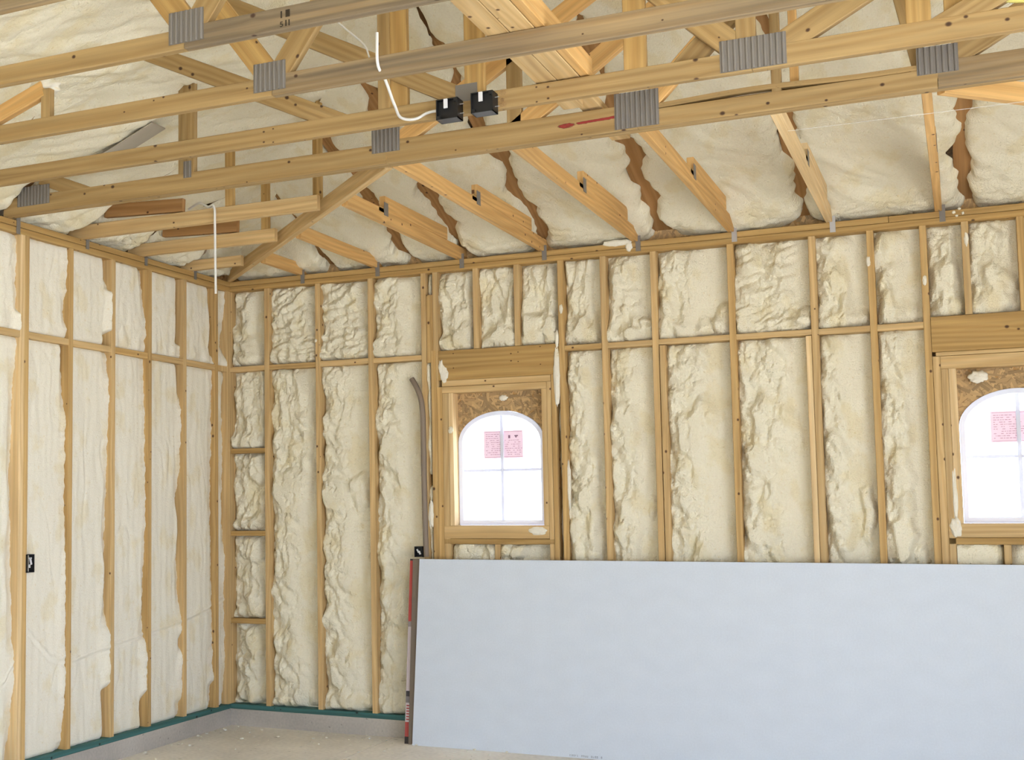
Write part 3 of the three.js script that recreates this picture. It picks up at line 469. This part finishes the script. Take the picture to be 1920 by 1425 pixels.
function webTo(t, a, dir, width, z, m, thick = 0.0354, name = 'web') {    // from node a along dir until it meets the foam
  const L = Math.hypot(...dir), d = [dir[0] / L, dir[1] / L], back = (a[1] - 3.302) / d[1]; a = [a[0] - d[0] * back, a[1] - d[1] * back]; let s = 0.1; while (s < 3.2 && a[1] + d[1] * s < roofAt(a[0] + d[0] * s, z) - 0.0) s += 0.02;
  return part(t, name, bar([a[0], a[1], z], [a[0] + d[0] * (s + 0.03), a[1] + d[1] * (s + 0.03), z], width, thick, [0, 0, 1]), m);
}
const tie = (t, g) => part(t, 'tie_strap', g, M.steel);
function strapX(t, z, y0 = 3.19, y1 = 3.30) { tie(t, mergeGeometries([new THREE.BoxGeometry(0.003, y1 - y0, 0.032).translate(0.003, (y0 + y1) / 2, z - 0.018), new THREE.BoxGeometry(0.045, 0.035, 0.003).translate(0.024, y1 - 0.02, z - 0.003)])); }
function strapZ(t, x, y0 = 3.195, y1 = 3.30, m = M.steel) { part(t, 'tie_strap', mergeGeometries([new THREE.BoxGeometry(0.032, y1 - y0, 0.003).translate(x + 0.02, (y0 + y1) / 2, 0.003), new THREE.BoxGeometry(0.003, 0.035, 0.045).translate(x + 0.004, y1 - 0.02, 0.024)]), m); }

// girder truss (two plies), nearest the back wall
const girder = thing('roof_truss', [0, TOP, 2.44], 'doubled girder truss, the long one nearest the back wall that carries the short trusses', 'roof truss');
{
  const t = girder, f = 2.476;
  chordX(t, 0.0, 2.405, TOP, 3.358, 2.438, f, M.chord); chordX(t, 2.407, 3.642, TOP, 3.374, 2.438, f, M.chord);
  part(t, 'bottom_chord', box(3.644, 4.865, TOP, 3.338, 2.438, f), M.chord); { const g = new THREE.BoxGeometry(1.221, 0.022, 0.0375, 32, 1, 1), p = g.attributes.position; for (let i = 0; i < p.count; i++) { const k = p.getX(i) / 1.221 + 0.5; p.setY(i, p.getY(i) + 0.014 * Math.sin(Math.PI * Math.min(1, k * 1.25)) ** 2); } g.computeVertexNormals(); part(t, 'split_edge', g.translate(4.2545, 3.3495, 2.457), M.chord); }   // the upper edge has split away, leaving a long dark crack
  chordX(t, 4.867, XR, TOP, 3.368, 2.438, f, M.chordGrey); chordX(t, 0.0, XR, TOP + 0.001, 3.352, 2.40, 2.437, M.chord);
  gusset(t, 2.33, 2.48, 3.315, 3.445, f); gusset(t, 3.54, 3.74, 3.265, 3.43, f); gusset(t, 4.79, 4.945, 3.315, 3.43, f); gusset(t, 0.10, 0.33, 3.30, 3.41, f); gusset(t, 1.225, 1.275, 3.33, 3.42, f);
  webTo(t, [1.24, 3.42], [0, 1], 0.10, 2.457, M.chord); webTo(t, [3.065, 3.42], [0, 1], 0.07, 2.457, M.chord); webTo(t, [4.24, 3.42], [0, 1], 0.04, 2.457, M.chord); webTo(t, [4.31, 3.42], [0, 1], 0.035, 2.42, M.jack);
  webTo(t, [2.50, 3.38], [0.85, 0.5], 0.085, 2.457, M.jack); webTo(t, [3.10, 3.36], [0.82, 0.57], 0.085, 2.457, M.jack); webTo(t, [3.72, 3.40], [0.7, 0.7], 0.085, 2.457, M.jack);
  webTo(t, [2.42, 3.40], [0, 1], 0.09, 2.457, M.chord); webTo(t, [4.93, 3.38], [0.9, 0.5], 0.09, 2.457, M.chord); webTo(t, [4.80, 3.38], [-0.2, 1], 0.06, 2.42, M.chord);
  webTo(t, [0.45, 3.38], [-0.8, 0.32], 0.08, 2.457, M.chord);
  strapX(t, 2.37, 3.18, 3.31);
}
const notes = ['long roof truss carrying the two black junction boxes', 'long roof truss with a weathered grey chord, third from the back', 'long roof truss with a dark ink stamp on its chord, second nearest the camera', 'roof truss at the top left corner of the picture, almost wholly cut off'];
const planes = [3.0, 3.6, 4.215, 4.80];
planes.forEach((z0, i) => {
  const t = thing('roof_truss', [0, TOP, z0 + 0.019], notes[i], 'roof truss'), zc = z0 + 0.019, f = z0 + 0.038, top = TOP + [0.082, 0.080, 0.075, 0.082][i];
  const split = [4.22, 2.42, 2.40, 2.40][i];
  chordX(t, 0, split, TOP, top, z0, f, [M.chord, M.chord, M.chord, M.chordGrey][i]); chordX(t, split + 0.002, XR, TOP, top + 0.006, z0, f, [M.chord, M.chordGrey, M.chordGrey, M.chordGrey][i]);
  strapX(t, z0 - 0.02);
  if (i === 0) {
    gusset(t, 4.10, 4.35, 3.265, 3.392, f); gusset(t, 2.99, 3.09, 3.315, 3.39, f, 'z', false);
    webTo(t, [2.33, 3.36], [-0.88, 0.42], 0.085, zc, M.chord); webTo(t, [2.95, 3.37], [-0.88, 0.47], 0.085, zc, M.chord);
    webTo(t, [2.65, 3.37], [0, 1], 0.058, zc, M.chord); webTo(t, [2.712, 3.37], [0, 1], 0.09, zc - 0.01, M.plate); webTo(t, [3.075, 3.37], [0, 1], 0.088, zc, M.plate); webTo(t, [3.765, 3.37], [0, 1], 0.09, zc, M.plate);
    webTo(t, [4.815, 3.37], [0, 1], 0.085, zc, M.plate); webTo(t, [4.935, 3.37], [0, 1], 0.07, zc - 0.02, M.plate);
    webTo(t, [4.16, 3.36], [-0.72, 0.7], 0.10, zc, M.chord); webTo(t, [4.20, 3.38], [0, 1], 0.075, zc + 0.002, M.chord); webTo(t, [4.34, 3.35], [0.88, 0.47], 0.10, zc, M.chord); webTo(t, [3.95, 3.33], [0.7, 0.7], 0.09, zc - 0.039, M.chord);
    webTo(t, [5.0, 3.37], [0.9, 0.45], 0.09, zc, M.chord);
  } else {
    gusset(t, 2.335, 2.485, 3.28, 3.40, f);
    webTo(t, [2.385, 3.37], [-0.6, 0.8], 0.10, zc, M.plate); webTo(t, [2.46, 3.365], [0.6, 0.8], 0.095, zc, M.chord);
    if (i === 1) { part(t, 'web', bar([0.62, 3.275, zc], [1.235, 3.475, zc], 0.075, 0.0354, [0, 0, 1]), M.jack); part(t, 'web', box(1.228, 1.278, 3.30, 3.47, z0 + 0.001, z0 + 0.036), M.chord); }
  }
});
// end jacks that hang between the girder and the back wall
const jackX = [2.42, 3.045, 3.645, 4.22, 4.82];
const jackNotes = ['short jack truss landing above the right end of the left window header', 'second of the five short jack trusses, landing right of the first window', 'middle one of the five short jack trusses that end at the girder', 'pale short jack truss landing beside the bright shiny strap on the plate', 'short jack truss seen end on from below, above the second window'];
function endJack(x, z1, note, m, full) {
  const t = thing('jack_truss', [x, TOP, 0], note, 'jack truss'), m2 = m ?? M.jack;
  part(t, 'bottom_chord', box(x - 0.019, x + 0.019, TOP, TOP + 0.084, -0.1, z1), m2);
  if (full) {
    part(t, 'heel_board', bar([x, TOP + 0.128, 0.26], [x, TOP + 0.124, Math.min(1.265, z1)], 0.082, 0.038, [1, 0, 0]), m2);
    part(t, 'web', box(x - 0.019, x + 0.019, TOP + 0.085, roofAt(9, 1.25) + 0.02, 1.268, 1.355), M.plate);
    gusset(t, 1.225, 1.285, TOP + 0.045, TOP + 0.125, x + 0.0195, 'x', false);
  }
  strapZ(t, x, 3.195, 3.295, x > 3.6 && x < 4.3 ? M.steelBright : M.steel); return t;
}
jackX.forEach((x, i) => endJack(x, 2.40, jackNotes[i], i === 3 ? M.pale : M.jack, true));
const hipNotes = ['shortest jack truss at the hip corner, on the back wall side', 'second short jack truss from the corner along the back wall', 'third jack truss from the corner along the back wall, longest one on the hip beam'];
[0.60, 1.20, 1.835].forEach((x, i) => endJack(x, x - 0.06, hipNotes[i], M.jack, i === 2));
// diagonal hip beam from the corner to the girder
{
  const t = thing('hip_beam', [0, TOP, 0], 'diagonal hip beam running from the wall corner to the girder truss', 'beam');
  part(t, 'bottom_chord', bar([-0.05, TOP + 0.045, -0.05], [2.375, TOP + 0.045, 2.375], 0.088, 0.042, [1, 0, -1]), M.stud);
  part(t, 'web', bar([1.55, TOP + 0.09, 1.55], [1.55, roofAt(1.5, 1.5) + 0.05, 1.55], 0.085, 0.038, [1, 0, -1]), M.plate);
}
{
  const t = thing('hip_beam', [4.86, TOP, 2.38], 'orange hip beam leaving the girder at the right edge of the picture', 'beam');
  part(t, 'bottom_chord', bar([4.875, TOP + 0.045, 2.365], [XR + 0.05, TOP + 0.045, -0.05], 0.088, 0.042, [1, 0, 1]), M.jack);
}
// side jacks from the left wall to the hip beam
const sideNotes = ['lowest side jack truss on the left wall, close to the corner', 'middle side jack truss on the left wall behind the hanging cord', 'uppermost side jack truss on the left wall, the one the cord hangs over'];
[[0.50, 0.45], [1.105, 1.06], [1.735, 1.69]].forEach(([z, x1], i) => {
  const t = thing('jack_truss', [0, TOP, z], sideNotes[i], 'jack truss'), h = [0.072, 0.082, 0.086][i];
  part(t, 'bottom_chord', box(-0.1, x1 - 0.03, TOP, TOP + h, z, z + 0.038), M.stud); strapX(t, z - 0.01, 3.205, 3.30);
  if (i > 0) { const wx = [0, 0.93, 1.05][i]; part(t, 'web', box(wx, wx + 0.05, TOP + h + 0.001, roofAt(wx, z) + 0.02, z, z + 0.038), M.plate); part(t, 'heel_board', bar([0.18, TOP + h + 0.07, z + 0.019], [0.75, TOP + h + 0.045, z + 0.019], 0.08, 0.036, [0, 0, 1]), M.bareDeck); }
});

// ink and paint on the lumber
function decal(parent, name, x0, x1, y0, y1, z, draw, label) {
  const c = document.createElement('canvas'); c.width = 256; c.height = Math.round(256 * (y1 - y0) / (x1 - x0)); const g = c.getContext('2d'); draw(g, c.width, c.height);
  const t = new THREE.CanvasTexture(c); t.colorSpace = THREE.SRGBColorSpace;
  part(parent, name, new THREE.PlaneGeometry(x1 - x0, y1 - y0).translate((x0 + x1) / 2, (y0 + y1) / 2, z + 0.0006), std({ map: t, transparent: true, roughness: 0.85 })).userData.label = label;
}
const trussOf = (i) => scene.children.filter((o) => o.name.startsWith('roof_truss'))[i];
decal(trussOf(3), 'lumber_stamp', 2.797, 2.855, 3.262, 3.328, 4.253, (g, w, h) => {
  g.fillStyle = 'rgba(52,40,22,0.85)'; g.font = 'bold 118px sans-serif'; g.fillRect(30, 18, 30, 110); g.fillRect(118, 10, 78, 116); g.fillText('5', 14, h - 22); g.fillRect(112, h - 120, 26, 96); g.fillRect(168, h - 120, 24, 96);
}, 'dark ink stamp');
const spray = (g, w, h, seed, path) => { const r = mulberry(seed); for (const [x, y, rx, ry] of path) for (let k = 0; k < 160; k++) { const a = r() * 6.28, q = Math.sqrt(r()); g.fillStyle = `rgba(150,52,44,${0.10 + 0.25 * r()})`; g.fillRect((x + Math.cos(a) * q * rx) * w, (y + Math.sin(a) * q * ry) * h, 6 + r() * 10, 3 + r() * 5); } };
decal(trussOf(1), 'paint_mark', 3.180, 3.225, 3.264, 3.343, 3.038, (g, w, h) => spray(g, w, h, 4, [[0.5, 0.2, 0.35, 0.14], [0.45, 0.6, 0.2, 0.1], [0.5, 0.85, 0.4, 0.12]]), 'red paint mark');
decal(girder, 'paint_mark', 3.265, 3.54, 3.305, 3.34, 2.476, (g, w, h) => spray(g, w, h, 6, [[0.16, 0.55, 0.13, 0.25], [0.45, 0.45, 0.1, 0.1], [0.62, 0.4, 0.12, 0.1], [0.82, 0.36, 0.14, 0.1], [0.95, 0.3, 0.05, 0.08]]), 'red paint mark');

// planks lying flat across the long trusses
const bundle = (name, g, m, at, label) => whole(name, g, m, at, label, 'plank');
bundle('bracing_plank', box(3.345, 3.435, 3.347, 3.385, 2.62, 4.6), M.stud, [3.39, 3.347, 3.6], 'pale pine plank on the truss chords, left one of the pair above the black boxes');
bundle('bracing_plank', box(3.438, 3.532, 3.347, 3.385, 2.95, 4.6), M.stud, [3.485, 3.347, 3.6], 'pale pine plank on the truss chords, right one of the pair above the black boxes');
bundle('bracing_plank', box(3.535, 3.573, 3.348, 3.437, 2.97, 4.6), M.jack, [3.55, 3.348, 3.6], 'orange lit pine plank on edge beside the pair of pale planks');
bundle('bracing_plank', box(3.382, 3.475, 3.387, 3.425, 1.9, 3.3), M.stud, [3.43, 3.387, 2.6], 'short pale plank end showing between the girder and the truss with the boxes');

// ------------------------------------------------------------------ sheets of drywall leaning on the back wall
function drywall(x0, x1, lean, base, shear, m, edge, label, cat) {
  const Hs = 1.222, t = 0.0127, yaw = 0.008, o = thing('drywall_sheet', [x0, 0, base], label, cat);
  const put = (g) => { const p = g.attributes.position; for (let i = 0; i < p.count; i++) { const k = p.getY(i) / Hs, dx = p.getX(i) - x0; p.setXYZ(i, p.getX(i) + shear * k * clamp(1 - dx, 0, 1), p.getY(i) * Math.cos(lean), base + p.getZ(i) - p.getY(i) * Math.sin(lean) - dx * yaw); } g.computeVertexNormals(); return g; };
  const face = new THREE.BoxGeometry(x1 - x0, Hs, 0.0012, 40, 12, 1).translate((x0 + x1) / 2, Hs / 2, -0.0006), core = new THREE.BoxGeometry(x1 - x0 - 0.002, Hs - 0.001, t - 0.0014, 40, 2, 1).translate((x0 + x1) / 2, Hs / 2, -t / 2);
  const uvw = (g) => { const p = g.attributes.position, uv = g.attributes.uv; for (let i = 0; i < p.count; i++) uv.setXY(i, p.getX(i) / 0.8, p.getY(i) / 0.8); return g; };
  part(o, 'paper_face', put(uvw(face)), m); part(o, 'gypsum_core', put(core), M.gypsum);
  return { o, put };
}
const LEAN = 0.07;
{
  const { o, put } = drywall(1.522, 6.40, LEAN, 0.205, 0.036, M.drywall, null, 'large grey drywall sheet leaning against the back wall, front of the stack', 'drywall');
  const c = document.createElement('canvas'); c.width = 512; c.height = 48; const g = c.getContext('2d'), r = mulberry(21); g.fillStyle = 'rgba(118,122,132,0.55)'; let x = 8;   // faint edge print, too worn to read
  for (const word of [5, 4, 4, 1]) { for (let k = 0; k < word; k++) { g.fillRect(x, 12, 5, 26); if (r() > 0.3) g.fillRect(x, 12, 16, 5); if (r() > 0.3) g.fillRect(x, 33, 16, 5); if (r() > 0.4) g.fillRect(x + 12, 12, 5, 24); x += 26; } x += 34; }
  const t = new THREE.CanvasTexture(c); t.colorSpace = THREE.SRGBColorSpace;
  part(o, 'edge_print', put(new THREE.PlaneGeometry(0.23, 0.02).translate(2.70, 0.014, 0.0005)), std({ map: t, transparent: true, roughness: 0.9 })).userData.label = 'faint grey print';
}
drywall(1.487, 6.38, LEAN, 0.190, 0.016, M.kraft, null, 'brown backed drywall sheet just behind the grey front sheet, its left edge showing', 'drywall');
{
  const { o, put } = drywall(1.454, 6.35, LEAN, 0.175, 0.024, M.kraft, null, 'rearmost drywall sheet of the stack, with a red and white printed tape on its end', 'drywall');
  const c = document.createElement('canvas'); c.width = 64; c.height = 1024; const g = c.getContext('2d'); g.fillStyle = '#b9a7a4'; g.fillRect(0, 0, 64, 1024);
  const runs = [[0, 10, '#3a3230'], [10, 350, '#b5473f'], [350, 380, '#8f8480'], [380, 735, '#c4b5b2'], [735, 765, '#332f30'], [765, 800, '#77706e'], [800, 905, '#c9bdba'], [905, 985, '#b04a42'], [985, 1024, '#3a3230']];
  for (const [a, b, col] of runs) { g.fillStyle = col; g.fillRect(0, a, 64, b - a); }
  g.fillStyle = '#a8433c'; for (let i = 0; i < 6; i++) g.fillRect(8, 812 + i * 15, 46, 7);
  const t = new THREE.CanvasTexture(c); t.colorSpace = THREE.SRGBColorSpace;
  part(o, 'end_tape', put(new THREE.BoxGeometry(0.05, 1.222, 0.001, 1, 12, 1).translate(1.454 + 0.0245, 0.611, 0.0008)), std({ map: t, roughness: 0.7 })).userData.label = 'red and white printed end tape';
}
// ------------------------------------------------------------------ boxes, cables, cord, conduit
function electricalBox(name, x, y, z, w, h, d, face, label) {   // open plastic box; face is the direction its mouth looks
  const o = thing(name, [x, y, z], label, 'electrical box'), t = 0.004;
  const shell = [new THREE.BoxGeometry(w, h, t).translate(0, 0, -d + t / 2)]; for (const s of [-1, 1]) shell.push(new THREE.BoxGeometry(t, h, d).translate(s * (w / 2 - t / 2), 0, -d / 2), new THREE.BoxGeometry(w, t, d).translate(0, s * (h / 2 - t / 2), -d / 2));
  const turn = (g) => { if (face === 'x') g.rotateY(Math.PI / 2); return g.translate(x, y, z); };
  part(o, 'shell', turn(mergeGeometries(shell)), M.black);
  return { o, turn };
}
[[2.975, 3.272, 'black junction box nailed to the long truss chord, left one of the pair'], [3.133, 3.278, 'black junction box nailed to the long truss chord, right one of the pair']].forEach(([x, y, label]) => {
  const { o, turn } = electricalBox('junction_box', x, y, 3.108, 0.098, 0.088, 0.068, 'z', label);
  part(o, 'cover', turn(mergeGeometries([new THREE.BoxGeometry(0.092, 0.082, 0.003).translate(0, 0, -0.02), new THREE.BoxGeometry(0.012, 0.012, 0.02).translate(-0.038, -0.034, -0.01), new THREE.BoxGeometry(0.012, 0.012, 0.02).translate(0.038, 0.034, -0.01)])), M.black);
  part(o, 'cable_stub', turn(new THREE.BoxGeometry(0.017, 0.04, 0.006, 1, 1, 1).translate(-0.004, 0.022, 0.001)), M.whitePlastic).userData.label = 'white cable sheath end';
  for (const s of [-1, 1]) part(o, 'nail', turn(new THREE.CylinderGeometry(0.002, 0.002, 0.02, 8).rotateZ(Math.PI / 2).translate(0.057, s * 0.02, -0.03)), M.steelBright);
});
{
  const { o, turn } = electricalBox('outlet_box', 0.012, 1.272, 2.225, 0.062, 0.104, 0.05, 'x', 'small black outlet box fixed beside the leftmost stud of the left wall');
  part(o, 'wires', turn(mergeGeometries([new THREE.BoxGeometry(0.012, 0.04, 0.006).rotateZ(0.3).translate(0.004, 0.012, -0.006), new THREE.BoxGeometry(0.022, 0.008, 0.006).translate(0.0, 0.03, -0.006), new THREE.BoxGeometry(0.010, 0.02, 0.006).translate(-0.006, -0.015, -0.006)])), M.whitePlastic);
}
{
  const { o, turn } = electricalBox('outlet_box', 1.513, 1.264, 0.03, 0.060, 0.072, 0.05, 'z', 'small black outlet box above the left end of the drywall stack');
  part(o, 'wires', turn(mergeGeometries([new THREE.BoxGeometry(0.010, 0.026, 0.006).rotateZ(0.5).translate(-0.006, 0.006, -0.004), new THREE.BoxGeometry(0.012, 0.024, 0.006).rotateZ(0.4).translate(0.008, -0.006, -0.004)])), M.whitePlastic);
}
whole('conduit', tube([[1.462, 2.455, -0.02], [1.500, 2.40, -0.004], [1.536, 2.32, 0.006], [1.552, 2.22, 0.012], [1.556, 2.0, 0.014], [1.558, 1.6, 0.014], [1.565, 1.23, 0.014]], 0.019, 60, 12), M.conduit, [1.556, 1.23, 0.014], 'brown grey conduit bending into the foam above the outlet box', 'conduit');
whole('cable', tube([[2.905, 3.43, 3.66], [2.905, 3.30, 3.655], [2.90, 3.27, 3.58], [2.86, 3.225, 3.40], [2.80, 3.235, 3.18], [2.815, 3.268, 3.05], [2.86, 3.287, 3.044], [2.93, 3.29, 3.044]], 0.0065, 60), M.cable, [2.86, 3.25, 3.3], 'white cable drooping from the grey truss chord to the black junction boxes', 'cable');
whole('cable', tube([[2.42, 3.86, 3.30], [2.56, 3.66, 3.32], [2.70, 3.52, 3.34], [2.74, 3.45, 3.38]], 0.004, 30), M.cable, [2.56, 3.66, 3.32], 'thin white string slanting in front of roof foam, upper left of the black boxes', 'cable');
whole('cord', tube([[0.70, 3.40, 1.62], [0.83, 3.405, 1.70], [0.92, 3.362, 1.745], [0.968, 3.362, 1.775], [0.988, 3.33, 1.788], [0.99, 3.25, 1.788], [0.992, 3.05, 1.788], [0.995, 2.83, 1.788]], 0.0075, 60), M.cable, [0.99, 2.83, 1.788], 'white cord hanging over a side jack truss in the corner', 'cord');
whole('cable', tube([[4.86, 3.52, 3.02], [4.97, 3.44, 3.02], [5.06, 3.394, 3.02], [5.11, 3.376, 3.02], [5.18, 3.362, 3.02], [5.5, 3.352, 3.02]], 0.007, 30), M.yellowCable, [5.18, 3.35, 3.02], 'yellow cable at the top right corner of the picture', 'cable');
whole('cable', tube([[4.25, 3.235, 2.2], [4.6, 3.232, 2.2], [5.3, 3.228, 2.2]], 0.0009, 10), M.cable, [4.6, 3.232, 2.2], 'hair thin wire stretched level below the girder, in front of the roof foam', 'wire');

// crumbs of foam on the floor along the walls
{
  const g = new THREE.IcosahedronGeometry(1, 0), n = 150, m = new THREE.InstancedMesh(g, M.crumb, n), r = mulberry(88), d = new THREE.Object3D();
  for (let i = 0; i < n; i++) { const left = r() < 0.6, s = 0.004 + 0.011 * r() ** 3, a = 0.03 + 0.55 * r() ** 2; d.position.set(left ? a : r() * 2.2, s * 0.5, left ? r() * 3 : a + (0.0)); d.scale.set(s, s * 0.6, s * (0.7 + r())); d.rotation.y = r() * 6; d.updateMatrix(); m.setMatrixAt(i, d.matrix); }
  m.castShadow = m.receiveShadow = true; m.name = 'foam_crumbs'; scene.add(m); tag(m, 'crumbs of cream foam scattered on the floor near the walls', 'crumbs', null, 'stuff');
}

renderer.render(scene, camera);
